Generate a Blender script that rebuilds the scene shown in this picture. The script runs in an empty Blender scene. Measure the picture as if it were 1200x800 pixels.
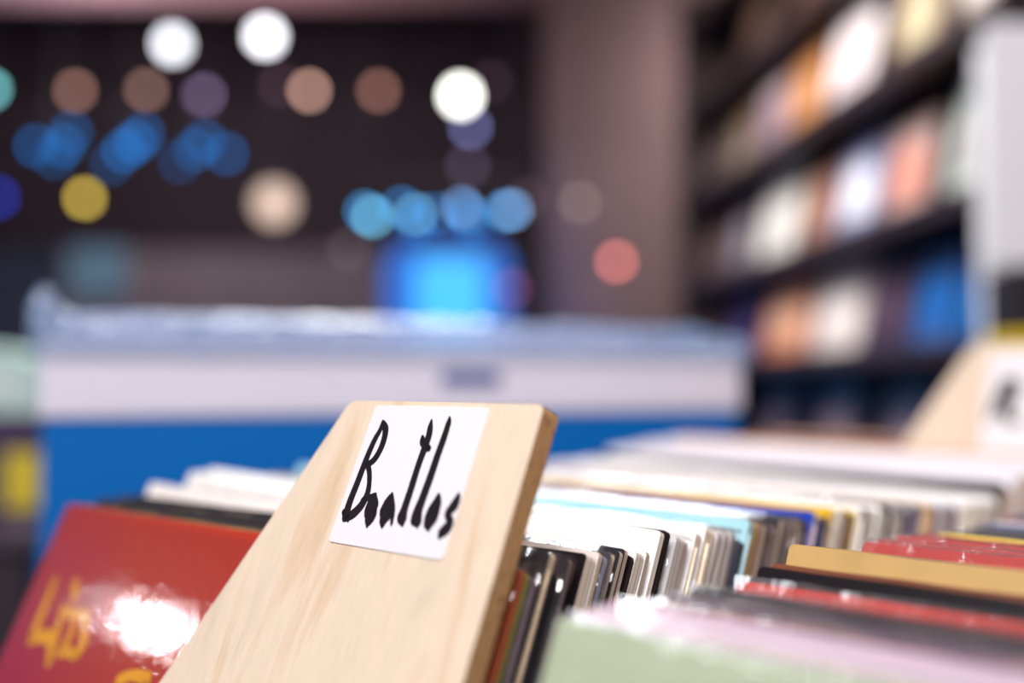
import bpy, bmesh, math, random
from mathutils import Vector, Matrix, noise
random.seed(7)
SC = bpy.context.scene
COL = SC.collection
def lin(c):
    return tuple(((v/255)/12.92 if v/255 <= .04045 else ((v/255+.055)/1.055)**2.4) for v in c)

# ------------------------------------------------------------------ camera
PSI = math.radians(43.8)          # the bins stand at this angle to the line of sight
CAMP = Vector((.2291, -.2389, 1.118))
PITCH = math.atan(50/1245)
cd = bpy.data.cameras.new('camera'); cam = bpy.data.objects.new('camera', cd); COL.objects.link(cam)
cd.sensor_width = 36; cd.lens = 36*1245/1200
cd.clip_start = .02; cd.clip_end = 60
cam.location = CAMP
cam.rotation_euler = (math.pi/2+PITCH, 0, PSI)
cd.dof.use_dof = True; cd.dof.focus_distance = .375
cd.dof.aperture_fstop = 2.2
cd.dof.aperture_blades = 0
SC.camera = cam
SC.view_settings.view_transform = 'Standard'
SC.view_settings.look = 'None'
SC.view_settings.exposure = .45
SC.view_settings.gamma = 1
SC.view_settings.use_curve_mapping = False
SC.cycles.use_denoising = True
SC.cycles.use_adaptive_sampling = False
SC.cycles.sample_clamp_indirect = 4
SC.cycles.transparent_max_bounces = 24
SC.cycles.max_bounces = 8
SC.cycles.caustics_reflective = False
# ------------------------------------------------------------------ world, shop lights and added fill lights
W = bpy.data.worlds.new('world'); SC.world = W; W.use_nodes = True
W.node_tree.nodes['Background'].inputs[0].default_value = (*lin((96, 72, 84)), 1)
W.node_tree.nodes['Background'].inputs[1].default_value = .10
def area(name, loc, target, size, power, color=(1, 1, 1)):
    l = bpy.data.lights.new(name, 'AREA'); l.shape = 'DISK'; l.size = size; l.energy = power; l.color = color
    o = bpy.data.objects.new(name, l); COL.objects.link(o); o.location = loc
    o.rotation_euler = (Vector(target)-Vector(loc)).to_track_quat('-Z', 'Y').to_euler(); return o
RM = Matrix.Translation((CAMP.x, CAMP.y, 0)) @ Matrix.Rotation(PSI, 4, 'Z')    # room frame: x to the right, y ahead, origin under the camera
def room(x, y, z): return RM @ Vector((x, y, z))
def sight(px, py, y):
    """room coordinates of what is seen at px, py, at the distance y"""
    return Vector(((px-600)/1245*y, y, CAMP.z+(450-py)/1245*y))
area('ceiling_light_over_bins', (.9, -1.1, 2.9), (-.1, .1, 1), 1.0, 49, (1, .965, .955))
area('carton_fill_light', room(-.9, -.9, 2.7), room(-.1, .95, 1.1), .5, 18, (.93, .96, 1))  # unseen fill, added to brighten the carton's front
area('ceiling_light_behind_bins', room(-.3, 2.4, 3.0), room(-.1, 1.0, 1), 1.0, 36, (.9, .95, 1))
area('ceiling_light_by_shelves', room(-.1, 2.9, 2.9), room(1.0, 3.1, 1.4), 0.5, 32, (1, .93, .88))
area('pillar_fill_light', room(1.35, 4.75, 2.9), room(.95, 5.4, 2.0), .3, 4.5, (1, .85, .82))  # unseen lamp added to shade the pillar from its right side
area('ceiling_light_left_room', room(-2.2, 5.0, 3.0), room(-2.5, 7.8, 1.5), .8, 30, (.95, .9, 1))
area('ceiling_strip_fill', room(-1.2, 5.1, 2.5), room(-1.2, 5.3, 3.2), .9, 5, (1, .78, .8))  # added fill under the ceiling, brightens its pale edge strip
pl = bpy.data.lights.new('reflected_lamp', 'POINT'); pl.energy = 7; pl.shadow_soft_size = .038; pl.color = (1, .97, 1)
po = bpy.data.objects.new('reflected_lamp', pl); COL.objects.link(po); po.location = (-2.78, -1.40, 1.61)  # unseen lamp, positioned so that the red cover reflects it

# ------------------------------------------------------------------ materials
MAT = {}
def nodes(name):
    m = bpy.data.materials.new(name); m.use_nodes = True
    return m, m.node_tree.nodes, m.node_tree.links, m.node_tree.nodes['Principled BSDF']
def P(rgb, rough=.5, var=.08, scale=30, spec=.5, coat=0, bump=0, metal=0):
    key = (rgb, rough, var, scale, spec, coat, bump, metal)
    if key in MAT: return MAT[key]
    m, N, L, b = nodes('surface'); c = lin(rgb)
    tc = N.new('ShaderNodeTexCoord'); nz = N.new('ShaderNodeTexNoise'); nz.inputs['Scale'].default_value = scale; nz.inputs['Detail'].default_value = 4
    L.new(tc.outputs['Object'], nz.inputs['Vector'])
    mx = N.new('ShaderNodeMix'); mx.data_type = 'RGBA'
    mx.inputs[6].default_value = (*[max(0, v*(1-var)) for v in c], 1); mx.inputs[7].default_value = (*[min(1, v*(1+var)) for v in c], 1)
    L.new(nz.outputs[0], mx.inputs[0]); L.new(mx.outputs[2], b.inputs['Base Color'])
    b.inputs['Roughness'].default_value = rough; b.inputs['Specular IOR Level'].default_value = spec; b.inputs['Coat Weight'].default_value = coat
    b.inputs['Coat Roughness'].default_value = .12; b.inputs['Metallic'].default_value = metal
    if bump:
        bp = N.new('ShaderNodeBump'); bp.inputs['Strength'].default_value = bump; bp.inputs['Distance'].default_value = .002
        L.new(nz.outputs[0], bp.inputs['Height']); L.new(bp.outputs[0], b.inputs['Normal'])
    MAT[key] = m; return m
def EDGE(rgb, dark=(120, 96, 84), n=900, mixf=.45):
    """the paper layers seen along the edge of a sleeve"""
    key = ('edge', rgb, dark, n, mixf)
    if key in MAT: return MAT[key]
    m, N, L, b = nodes('paper_edge')
    tc = N.new('ShaderNodeTexCoord'); mp = N.new('ShaderNodeMapping'); mp.inputs['Scale'].default_value = (3, n, 9)
    nz = N.new('ShaderNodeTexNoise'); nz.inputs['Scale'].default_value = 1; nz.inputs['Detail'].default_value = 2
    rp = N.new('ShaderNodeValToRGB'); rp.color_ramp.elements[0].position = .34; rp.color_ramp.elements[1].position = .52
    c = lin(rgb); d = lin(dark)
    rp.color_ramp.elements[0].color = (*[c[i]*(1-mixf)+d[i]*mixf for i in range(3)], 1); rp.color_ramp.elements[1].color = (*c, 1)
    L.new(tc.outputs['Object'], mp.inputs[0]); L.new(mp.outputs[0], nz.inputs['Vector']); L.new(nz.outputs[0], rp.inputs[0]); L.new(rp.outputs[0], b.inputs['Base Color'])
    b.inputs['Roughness'].default_value = .75; b.inputs['Specular IOR Level'].default_value = .2
    MAT[key] = m; return m
def EMIT(rgb, s):
    key = ('emit', rgb, s)
    if key in MAT: return MAT[key]
    m, N, L, b = nodes('lit'); b.inputs['Base Color'].default_value = (0, 0, 0, 1)
    b.inputs['Emission Color'].default_value = (*lin(rgb), 1); b.inputs['Emission Strength'].default_value = s
    MAT[key] = m; return m
def FILM(scale=60, bump=.5, gloss=.16, rough=.09, haze=.05, dist=.002, stretch=(1, 1, 1), tint=(235, 240, 250)):
    """clear crinkled plastic"""
    key = ('film', scale, bump, gloss, rough, haze, dist, stretch, tint)
    if key in MAT: return MAT[key]
    m, N, L, b = nodes('clear_film'); N.remove(b); out = N['Material Output']
    tc = N.new('ShaderNodeTexCoord'); mp = N.new('ShaderNodeMapping'); mp.inputs['Scale'].default_value = stretch
    nz = N.new('ShaderNodeTexNoise'); nz.inputs['Scale'].default_value = scale; nz.inputs['Detail'].default_value = 5; nz.inputs['Distortion'].default_value = .6
    L.new(tc.outputs['Object'], mp.inputs[0]); L.new(mp.outputs[0], nz.inputs['Vector'])
    bp = N.new('ShaderNodeBump'); bp.inputs['Strength'].default_value = bump; bp.inputs['Distance'].default_value = dist; L.new(nz.outputs[0], bp.inputs['Height'])
    tr = N.new('ShaderNodeBsdfTransparent'); gl = N.new('ShaderNodeBsdfGlossy'); gl.inputs['Roughness'].default_value = rough; L.new(bp.outputs[0], gl.inputs['Normal'])
    df = N.new('ShaderNodeBsdfDiffuse'); df.inputs[0].default_value = (*lin(tint), 1); L.new(bp.outputs[0], df.inputs['Normal'])
    lw = N.new('ShaderNodeLayerWeight'); lw.inputs['Blend'].default_value = .5; L.new(bp.outputs[0], lw.inputs['Normal'])
    fr = N.new('ShaderNodeMath'); fr.operation = 'POWER'; fr.inputs[1].default_value = 5; L.new(lw.outputs['Facing'], fr.inputs[0])
    ad = N.new('ShaderNodeMath'); ad.operation = 'ADD'; ad.inputs[1].default_value = gloss+.04; ad.use_clamp = True; L.new(fr.outputs[0], ad.inputs[0])
    m1 = N.new('ShaderNodeMixShader'); m1.inputs[0].default_value = haze; L.new(tr.outputs[0], m1.inputs[1]); L.new(df.outputs[0], m1.inputs[2])
    m2 = N.new('ShaderNodeMixShader'); L.new(ad.outputs[0], m2.inputs[0]); L.new(m1.outputs[0], m2.inputs[1]); L.new(gl.outputs[0], m2.inputs[2])
    L.new(m2.outputs[0], out.inputs[0]); MAT[key] = m; return m
def WOOD(face=(238, 216, 193), dark=(220, 188, 154), ply=False):
    key = ('wood', face, dark, ply)
    if key in MAT: return MAT[key]
    m, N, L, b = nodes('birch_ply')
    tc = N.new('ShaderNodeTexCoord'); mp = N.new('ShaderNodeMapping')
    mp.inputs['Scale'].default_value = (420, 700, 260) if ply else (34, 34, 5.5)
    nz = N.new('ShaderNodeTexNoise'); nz.inputs['Scale'].default_value = 1 if ply else 1.1; nz.inputs['Detail'].default_value = 6; nz.inputs['Distortion'].default_value = .5 if ply else 1.3
    L.new(tc.outputs['Object'], mp.inputs[0]); L.new(mp.outputs[0], nz.inputs['Vector'])
    rp = N.new('ShaderNodeValToRGB'); e = rp.color_ramp.elements
    e[0].position = .30; e[0].color = (*lin(dark), 1); e[1].position = .46; e[1].color = (*lin(face), 1)
    x = e.new(.62); x.color = (*[v*.96 for v in lin(face)], 1); x = e.new(.70); x.color = (*[v*.84 for v in lin(face)], 1); x = e.new(.76); x.color = (*lin(face), 1)
    fn = N.new('ShaderNodeTexNoise'); fn.inputs['Scale'].default_value = 1; fn.inputs['Detail'].default_value = 3
    m2 = N.new('ShaderNodeMapping'); m2.inputs['Scale'].default_value = (900, 900, 90); L.new(tc.outputs['Object'], m2.inputs[0]); L.new(m2.outputs[0], fn.inputs['Vector'])
    mx = N.new('ShaderNodeMix'); mx.data_type = 'RGBA'; mx.blend_type = 'MULTIPLY'; mx.inputs[0].default_value = .22
    L.new(nz.outputs[0], rp.inputs[0]); L.new(rp.outputs[0], mx.inputs[6]); L.new(fn.outputs[0], mx.inputs[7]); L.new(mx.outputs[2], b.inputs['Base Color'])
    b.inputs['Roughness'].default_value = .48; b.inputs['Specular IOR Level'].default_value = .35
    MAT[key] = m; return m

# ------------------------------------------------------------------ building helpers
def link(name, bm, mats, parent=None, loc=None, rot=None, smooth=False):
    me = bpy.data.meshes.new(name); bm.normal_update(); bm.to_mesh(me); bm.free()
    for m in (mats if isinstance(mats, (list, tuple)) else [mats]): me.materials.append(m)
    if smooth:
        for p in me.polygons: p.use_smooth = True
    o = bpy.data.objects.new(name, me); COL.objects.link(o)
    if parent: o.parent = parent
    if loc is not None: o.location = loc
    if rot is not None: o.rotation_euler = rot
    return o
def tag(o, label=None, cat=None, group=None, kind=None):
    for k, v in (('label', label), ('category', cat), ('group', group), ('kind', kind)):
        if v: o[k] = v
    return o
def empty(name, loc, rot=(0, 0, 0)):
    o = bpy.data.objects.new(name, None); COL.objects.link(o); o.location = loc; o.rotation_euler = rot; o.empty_display_size = .05; return o
def bx(bm, x0, x1, y0, y1, z0, z1, mi=0, bev=0):
    vs = [bm.verts.new((x, y, z)) for z in (z0, z1) for y in (y0, y1) for x in (x0, x1)]
    fs = [bm.faces.new([vs[i] for i in q]) for q in ((0, 2, 3, 1), (4, 5, 7, 6), (0, 1, 5, 4), (2, 6, 7, 3), (0, 4, 6, 2), (1, 3, 7, 5))]
    for f in fs: f.material_index = mi
    if bev:
        es = list({e for f in fs for e in f.edges}); bmesh.ops.bevel(bm, geom=es, offset=bev, segments=2, affect='EDGES', profile=.6)
def box(name, x0, x1, y0, y1, z0, z1, m, parent=None, loc=None, rot=None, bev=0):
    bm = bmesh.new(); bx(bm, x0, x1, y0, y1, z0, z1, 0, bev); return link(name, bm, m, parent, loc, rot)
def prism(bm, pts, y0, y1, mf=0, ms=1):
    """outline in x, z pushed from y0 to y1; faces carry mf, the rim ms"""
    a = [bm.verts.new((p[0], y0, p[1])) for p in pts]; b = [bm.verts.new((p[0], y1, p[1])) for p in pts]
    n = len(pts)
    f = bm.faces.new(a); f.material_index = mf; f = bm.faces.new(b[::-1]); f.material_index = mf
    for i in range(n):
        q = bm.faces.new((a[i], b[i], b[(i+1) % n], a[(i+1) % n])); q.material_index = ms
def rounded(pts, rad, seg=5):
    out = []; n = len(pts)
    for i in range(n):
        p = Vector(pts[i]); a = (Vector(pts[i-1])-p).normalized(); b = (Vector(pts[(i+1) % n])-p).normalized(); r = rad[i] if isinstance(rad, (list, tuple)) else rad
        if r <= 0: out.append(tuple(p)); continue
        s, e = p+a*r, p+b*r
        for k in range(seg+1):
            t = k/seg; out.append(tuple(s*(1-t)**2+p*2*t*(1-t)+e*t*t))
    return out
def ink(strokes, y, thick=.00015):
    """marker strokes: each a path of (x, z, half width), raised a hair from the card"""
    bm = bmesh.new()
    for j, s in enumerate(strokes):
        P_ = [Vector((a, b)) for a, b, w in s]; Wd = [w for a, b, w in s]
        # resample smoothly
        pts = []; 
        for i in range(len(P_)-1):
            p0, p1, p2, p3 = P_[max(i-1, 0)], P_[i], P_[i+1], P_[min(i+2, len(P_)-1)]
            for k in range(6):
                t = k/6
                q = .5*((2*p1)+(-p0+p2)*t+(2*p0-5*p1+4*p2-p3)*t*t+(-p0+3*p1-3*p2+p3)*t**3)
                pts.append((q, Wd[i]*(1-t)+Wd[i+1]*t))
        pts.append((P_[-1], Wd[-1]))
        Lf, Rt = [], []
        for i, (q, w) in enumerate(pts):
            d = (pts[min(i+1, len(pts)-1)][0]-pts[max(i-1, 0)][0]).normalized(); nrm = Vector((-d.y, d.x))
            Lf.append(q+nrm*w); Rt.append(q-nrm*w)
        yy = y-thick-j*.000004
        lv = [bm.verts.new((q.x, yy, q.y)) for q in Lf]; rv = [bm.verts.new((q.x, yy, q.y)) for q in Rt]
        for i in range(len(lv)-1): bm.faces.new((lv[i], lv[i+1], rv[i+1], rv[i]))
        for q, w, sg in ((pts[0][0], pts[0][1], 1), (pts[-1][0], pts[-1][1], -1)):
            c = [bm.verts.new((q.x+math.cos(a)*w, yy, q.y+math.sin(a)*w)) for a in [k*math.pi/6 for k in range(12)]]
            bm.faces.new(c)
        # a skirt down to the card so the ink is not a floating sheet
        lo = [bm.verts.new((q.x, y, q.y)) for q in Lf]; ro = [bm.verts.new((q.x, y, q.y)) for q in Rt]
        for i in range(len(lv)-1):
            bm.faces.new((lo[i], lo[i+1], lv[i+1], lv[i])); bm.faces.new((rv[i], rv[i+1], ro[i+1], ro[i]))
    return bm

BEAT = [[(-0.0711, 0.0505, 0.00054), (-0.0711, 0.0472, 0.00077), (-0.0722, 0.0436, 0.00093), (-0.0731, 0.0366, 0.001), (-0.0735, 0.0274, 0.00108), (-0.074, 0.0197, 0.00116), (-0.0734, 0.0143, 0.00123)], [(-0.0712, 0.0508, 0.00046), (-0.0685, 0.0482, 0.001), (-0.0673, 0.0451, 0.001), (-0.0671, 0.0408, 0.001), (-0.0685, 0.0364, 0.001), (-0.0712, 0.0341, 0.00085)], [(-0.0722, 0.0349, 0.00085), (-0.0691, 0.0316, 0.00077), (-0.0668, 0.027, 0.00077), (-0.066, 0.0229, 0.001), (-0.0672, 0.019, 0.00123), (-0.07, 0.0158, 0.00131), (-0.0733, 0.014, 0.001)], [(-0.0731, 0.0151, 0.00093), (-0.0712, 0.013, 0.00031)], [(-0.0753, 0.0162, 0.00077), (-0.0742, 0.0138, 0.00031)], [(-0.067, 0.0211, 0.00093), (-0.0619, 0.0234, 0.00062)], [(-0.0615, 0.0237, 0.00046), (-0.0617, 0.0211, 0.0017), (-0.0613, 0.0183, 0.00216), (-0.0603, 0.0159, 0.002), (-0.0602, 0.0138, 0.00139), (-0.0602, 0.0123, 0.00046)], [(-0.0613, 0.0232, 0.00039), (-0.059, 0.0201, 0.00054), (-0.0594, 0.0176, 0.00054)], [(-0.053, 0.0245, 0.00046), (-0.0533, 0.0218, 0.00154), (-0.0531, 0.0189, 0.00224), (-0.0526, 0.0166, 0.002), (-0.0527, 0.0145, 0.00131), (-0.0523, 0.0127, 0.00039)], [(-0.0526, 0.0239, 0.00039), (-0.0502, 0.02, 0.00062), (-0.0491, 0.0169, 0.00069), (-0.0481, 0.0139, 0.00031)], [(-0.0454, 0.052, 0.00023), (-0.0449, 0.0493, 0.00085), (-0.0442, 0.0464, 0.001), (-0.0442, 0.0422, 0.00108), (-0.0445, 0.0347, 0.001), (-0.0443, 0.027, 0.00108), (-0.0443, 0.0201, 0.00116), (-0.0442, 0.0173, 0.00154), (-0.0434, 0.0158, 0.00139), (-0.0425, 0.0143, 0.00039)], [(-0.0472, 0.0457, 0.00046), (-0.046, 0.0436, 0.001), (-0.042, 0.0415, 0.00077)], [(-0.0368, 0.0533, 0.00023), (-0.0364, 0.0509, 0.00085), (-0.0363, 0.0459, 0.001), (-0.0366, 0.0389, 0.00108), (-0.0367, 0.0315, 0.00116), (-0.0371, 0.0243, 0.00123), (-0.0374, 0.0195, 0.00147), (-0.0369, 0.017, 0.00177), (-0.0357, 0.0156, 0.00131), (-0.0352, 0.0144, 0.00039)], [(-0.0301, 0.0261, 0.00039), (-0.0297, 0.0233, 0.00147), (-0.03, 0.0205, 0.002), (-0.0301, 0.0178, 0.00208), (-0.03, 0.0156, 0.00162), (-0.0294, 0.0139, 0.00039)], [(-0.021, 0.0272, 0.00023), (-0.0209, 0.0252, 0.001), (-0.0214, 0.0228, 0.00139), (-0.0228, 0.0206, 0.00108), (-0.0225, 0.0193, 0.00093), (-0.0208, 0.0175, 0.001), (-0.0214, 0.0154, 0.00147), (-0.0229, 0.0135, 0.00139), (-0.0234, 0.0117, 0.00031)]]
MLET = [[(-0.083, 0.0351, 0.00076), (-0.0789, 0.0499, 0.00114), (-0.0739, 0.0657, 0.00114)], [(-0.0739, 0.0672, 0.00134), (-0.0732, 0.0564, 0.00134), (-0.0746, 0.0389, 0.00095)], [(-0.0741, 0.0638, 0.00172), (-0.0707, 0.0666, 0.00191), (-0.0659, 0.0672, 0.00172)], [(-0.0654, 0.0666, 0.00134), (-0.0674, 0.0528, 0.00134), (-0.0697, 0.0409, 0.00134), (-0.067, 0.0355, 0.00134), (-0.0628, 0.0338, 0.00134), (-0.0592, 0.0369, 0.00095)], [(-0.064, 0.0648, 0.00114), (-0.0642, 0.0565, 0.00095)]]
REDT = [[(-0.2928, -0.0387, 0.00128), (-0.2921, -0.0475, 0.00151), (-0.2919, -0.0584, 0.00189), (-0.2911, -0.0669, 0.00166)], [(-0.2904, -0.0676, 0.00151), (-0.2817, -0.0641, 0.00189), (-0.2689, -0.0637, 0.00227)], [(-0.2712, -0.0376, 0.00166), (-0.2665, -0.0431, 0.00166)], [(-0.2727, -0.0501, 0.00151), (-0.2705, -0.0567, 0.00151), (-0.2693, -0.0653, 0.00189), (-0.2649, -0.0732, 0.00151)], [(-0.2725, -0.0513, 0.00151), (-0.2625, -0.0502, 0.00136), (-0.2491, -0.0494, 0.00166)], [(-0.2476, -0.0492, 0.00136), (-0.246, -0.0552, 0.00151), (-0.2414, -0.0606, 0.00189), (-0.2437, -0.066, 0.00166)], [(-0.2592, -0.0509, 0.00113), (-0.2559, -0.0599, 0.00136), (-0.2583, -0.0674, 0.00189)], [(-0.2437, -0.066, 0.00166), (-0.2571, -0.0668, 0.00113)], [(-0.1993, -0.069, 0.00166), (-0.1916, -0.0655, 0.00128), (-0.1795, -0.0642, 0.00166)], [(-0.1986, -0.07, 0.00189), (-0.1986, -0.0777, 0.00189)], [(-0.1791, -0.0649, 0.00166), (-0.1795, -0.0739, 0.00166)]]

# ------------------------------------------------------------------ the room
def st(name, x0, x1, y0, y1, z0, z1, m):
    o = box(name, x0, x1, y0, y1, z0, z1, m); o.matrix_world = RM; return tag(o, kind='structure')
dark = (56, 42, 50)
st('floor', -6, 4, -3, 9, -.05, 0, P((70, 58, 60), .6))
st('wall_back', -6, 4, 8.2, 8.35, 0, 3.9, P((62, 46, 54), .8, .1, 3))
st('wall_left', -6.1, -6, -3, 9, 0, 3.9, P(dark, .8))
st('wall_right', 2.1, 2.2, -3, 9, 0, 3.9, P(dark, .8))
st('wall_front', -6, 4, -3.1, -3, 0, 3.9, P((80, 62, 72), .8))
st('ceiling', -6, 4, -3, 9, 3.85, 3.9, P(dark, .8))
st('trim_1', -6, 2.1, -3, 5.75, 3.2, 3.28, P((180, 140, 146), .8))           # lowered slab over the near half, coloured paler for the lit ceiling
# brick-brown pillar between the room and the shelves
bm = bmesh.new(); bmesh.ops.create_cone(bm, cap_ends=True, segments=64, radius1=.52, radius2=.52, depth=3.85, matrix=Matrix.Translation((.70, 5.75, 1.925)))
o = link('pillar_1', bm, P((150, 124, 126), .85, .15, 2), smooth=True); o.matrix_world = RM; tag(o, kind='structure')

def rp(o): 
    """put an object modelled in room coordinates into the room"""
    o.matrix_world = RM @ o.matrix_world; return o
def rempty(name, v, turn=0):
    o = empty(name, room(*v), (0, 0, PSI+turn)); return o

# ------------------------------------------------------------------ the long shelf on the right, seen along its length
# shelf front runs from (.94, 2.05) to (.75, 4.2) in the room frame
SA = math.atan2(.096, 1)
shelf = rempty('record_shelf', (.954, 2.05, 0), SA)
tag(shelf, 'tall dark wall shelf full of upright record covers behind the bins', 'shelf')
dm = P((52, 38, 42), .45, .2, 12)
def sh(name, x0, x1, y0, y1, z0, z1, m=dm): return box(name, x0, x1, y0, y1, z0, z1, m, shelf, bev=.003)
LEVELS = [.14, .495, .85, 1.212, 1.531, 1.894, 2.26, 2.62]
for z in LEVELS: sh('shelf_board', 0, .30, .021, 2.479, z-.045, z)
sh('end_panel', -.0, .30, 0, .02, 0, 2.8); sh('end_panel', 0, .30, 2.48, 2.5, 0, 2.8)
sh('back_panel', .301, .32, 0, 2.5, 0, 2.8, P((44, 32, 38), .7))
def band(c):
    return P(c, .4, .25, 9)
def cover(y, level, c1, c2, w=.30, h=.30, label='', tilt=12, depth=.05, group=None, x=.06):
    h = min(h, .27 if level == 3 else .31)
    """a record cover facing the aisle, leaning back on a shelf board"""
    t = empty('record_cover', (0, 0, 0)); z = LEVELS[level]
    t.matrix_world = shelf.matrix_basis @ Matrix.Translation((x, y, z)) @ Matrix.Rotation(math.radians(-90), 4, 'Z') @ Matrix.Rotation(math.radians(-tilt), 4, 'X')
    tag(t, label, 'record', group)
    box('sleeve', -w/2, w/2, 0, depth*.12, .002, h, P(c1, .35), t)
    bm = bmesh.new(); pts = [(-w*.38, h*.2), (w*.36, h*.16), (w*.3, h*.62), (0, h*.78), (-w*.3, h*.66)]
    prism(bm, rounded(pts, .02), -.001, 0); link('printed_picture', bm, [P(c2, .35), P(c2, .35)], t)
    return t
shelf.matrix_basis = Matrix.Translation(room(.954, 2.05, 0)) @ Matrix.Rotation(PSI+SA, 4, 'Z')
CV = [ # (distance along the shelf, level, colours, width, height, label)
 (.20, 4, (190, 198, 190), (160, 150, 150), .30, .30, 'tall grey-green record cover at the near end of the middle shelf'),
 (.56, 4, (190, 160, 155), (214, 140, 120), .24, .25, 'pale cover with a salmon pink picture on the middle shelf'),
 (.86, 4, (150, 150, 190), (236, 240, 255), .26, .27, 'lavender and white cover on the middle shelf beside the salmon one'),
 (1.14, 4, (150, 104, 84), (176, 130, 110), .24, .24, 'brown record cover on the middle shelf next to the bright white one'),
 (1.50, 4, (255, 246, 236), (255, 255, 250), .36, .345, 'large bright white cover on the middle shelf'),
 (1.90, 4, (120, 108, 122), (176, 170, 180), .28, .27, 'grey lavender cover left of the bright white one on the middle shelf'),
 (2.24, 4, (110, 80, 76), (140, 116, 110), .27, .26, 'brown cover at the far end of the middle shelf'),
 (.16, 5, (200, 180, 160), (240, 230, 225), .26, .30, 'cream record cover at the near end of the upper shelf'),
 (.50, 5, (140, 108, 100), (200, 186, 150), .26, .30, 'brown cover with a yellow picture on the upper shelf'),
 (.90, 5, (245, 235, 235), (225, 210, 215), .30, .32, 'whitish record cover in the middle of the upper shelf'),
 (1.24, 5, (190, 130, 80), (214, 150, 96), .28, .27, 'orange brown record cover on the upper shelf'),
 (1.56, 5, (200, 180, 190), (160, 130, 150), .26, .26, 'pale mauve record cover on the upper shelf'),
 (1.88, 5, (120, 96, 70), (170, 150, 130), .28, .26, 'olive brown cover left of the pale mauve one on the upper shelf'),
 (2.22, 5, (84, 66, 66), (120, 100, 100), .28, .26, 'dull brown cover at the far end of the upper shelf'),
 (.16, 3, (2, 104, 176), (6, 130, 200), .26, .28, 'bright blue record cover at the near end of the lower shelf'),
 (.42, 3, (60, 96, 160), (10, 100, 180), .20, .24, 'blue and lilac record cover beside the bright blue one'),
 (.675, 3, (66, 46, 62), (90, 66, 84), .25, .28, 'dark plum record cover on the lower shelf'),
 (1.00, 3, (230, 214, 206), (245, 236, 230), .34, .31, 'off-white record cover in the middle of the lower shelf'),
 (1.42, 3, (228, 140, 90), (250, 196, 160), .40, .31, 'large orange cover with a peach picture on the lower shelf'),
 (1.86, 3, (90, 70, 130), (60, 60, 120), .28, .27, 'violet record cover left of the large orange one'),
 (2.24, 3, (70, 54, 66), (110, 80, 90), .26, .26, 'dark mauve cover at the far end of the lower shelf'),
 (.30, 6, (120, 90, 80), (190, 160, 130), .30, .28, 'brown record cover at the near end of the top shelf in view'),
 (.72, 6, (96, 74, 66), (140, 110, 90), .30, .28, 'dull tan record cover on the top shelf in view'),
 (1.2, 6, (70, 50, 44), (96, 70, 60), .30, .28, 'dark brown cover halfway along the top shelf in view'),
 (1.7, 6, (80, 62, 50), (100, 76, 66), .30, .28, 'dark olive cover at the far end of the top shelf in view'),
 (.60, 2, (90, 70, 80), (130, 110, 120), .30, .28, 'mauve grey cover on the low shelf just above the record bins'),
 (1.05, 2, (70, 52, 58), (150, 120, 120), .30, .28, 'brown cover with a pink picture on the low shelf above the bins'),
 (1.55, 2, (60, 46, 56), (110, 90, 96), .30, .28, 'plum cover on the low shelf above the bins'),
]
for (y, lv, c1, c2, w, h, lab) in CV: cover(y, lv, c1, c2, w, h, lab)

DKM2 = P((40, 34, 38), .5)
# white post with a poster board in front of the shelf end
v = sight(1157, 0, 1.62); x0 = v.x
pst = rempty('display_stand', (x0, 1.62, 0)); tag(pst, 'white square post carrying a tall white board, right edge of the view', 'display stand')
wm = P((250, 249, 255), .5, .02)
box('post', 0, .046, 0, .03, .02, 1.64, wm, pst, bev=.004)
bm = bmesh.new(); prism(bm, rounded([(0.0, 1.30), (.30, 1.30), (.30, 1.672), (0.0, 1.672)], .015), -.012, -.001, 0, 0); link('poster_board', bm, wm, pst)
box('foot', -.12, .17, -.12, .15, 0, .02, wm, pst, bev=.004)
# small dark and yellow box seen between the post and the rear divider
v = sight(1190, 0, 1.30)
pd = rempty('display_plinth', (v.x, 1.30, 0)); tag(pd, 'dark plinth under the black and yellow box', 'plinth')
box('body', -.03, .17, -.03, .11, .03, .76, P((52, 40, 48), .6), pd); box('top_board', -.04, .18, -.04, .12, .7605, .789, P((66, 52, 60), .5), pd, bev=.003); box('foot', -.01, .15, -.01, .09, 0, .0295, DKM2, pd)
bb = rempty('product_box', (v.x, 1.30, .79)); tag(bb, 'black cardboard box with a yellow lower band behind the rear divider', 'box')
box('carton', 0, .14, 0, .08, 0, .47, P((40, 30, 36), .5), bb, bev=.002)
box('yellow_band', -.001, .141, -.001, .081, .362, .392, P((240, 205, 20), .5), bb)

# ------------------------------------------------------------------ lamps in the far room
def globe(bm, r, loc=(0, 0, 0), seg=16):
    bmesh.ops.create_uvsphere(bm, u_segments=seg, v_segments=10, radius=r, matrix=Matrix.Translation(loc))
def tube(bm, r, z0, z1, loc=(0, 0), seg=12, r2=None):
    bmesh.ops.create_cone(bm, cap_ends=True, segments=seg, radius1=r, radius2=r if r2 is None else r2, depth=z1-z0, matrix=Matrix.Translation((loc[0], loc[1], (z0+z1)/2)))
CEIL = 3.85
def pendant(px, py, d, rgb, s, label, dist=6.6, group=None, name='pendant_lamp', big=False):
    q = 1 if big else 12/d if d < 30 else 22/d
    s /= q*q; d *= q
    v = sight(px, py, dist); r = d/2/1245*dist; top = (3.2 if dist < 5.75 else CEIL)
    t = rempty(name, v); tag(t, label, 'lamp', group)
    bm = bmesh.new(); globe(bm, r); link('bulb', bm, EMIT(rgb, s), t, smooth=True)
    k = P((40, 34, 38), .5)
    bm = bmesh.new(); tube(bm, r*.5, r*.9, r*.9+.06, r2=r*.25); link('socket', bm, k, t)
    bm = bmesh.new(); tube(bm, .004, r*.9+.05, top-v.z, seg=6); link('cord', bm, k, t)
    return t
DKM = P((40, 34, 38), .5)
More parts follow.
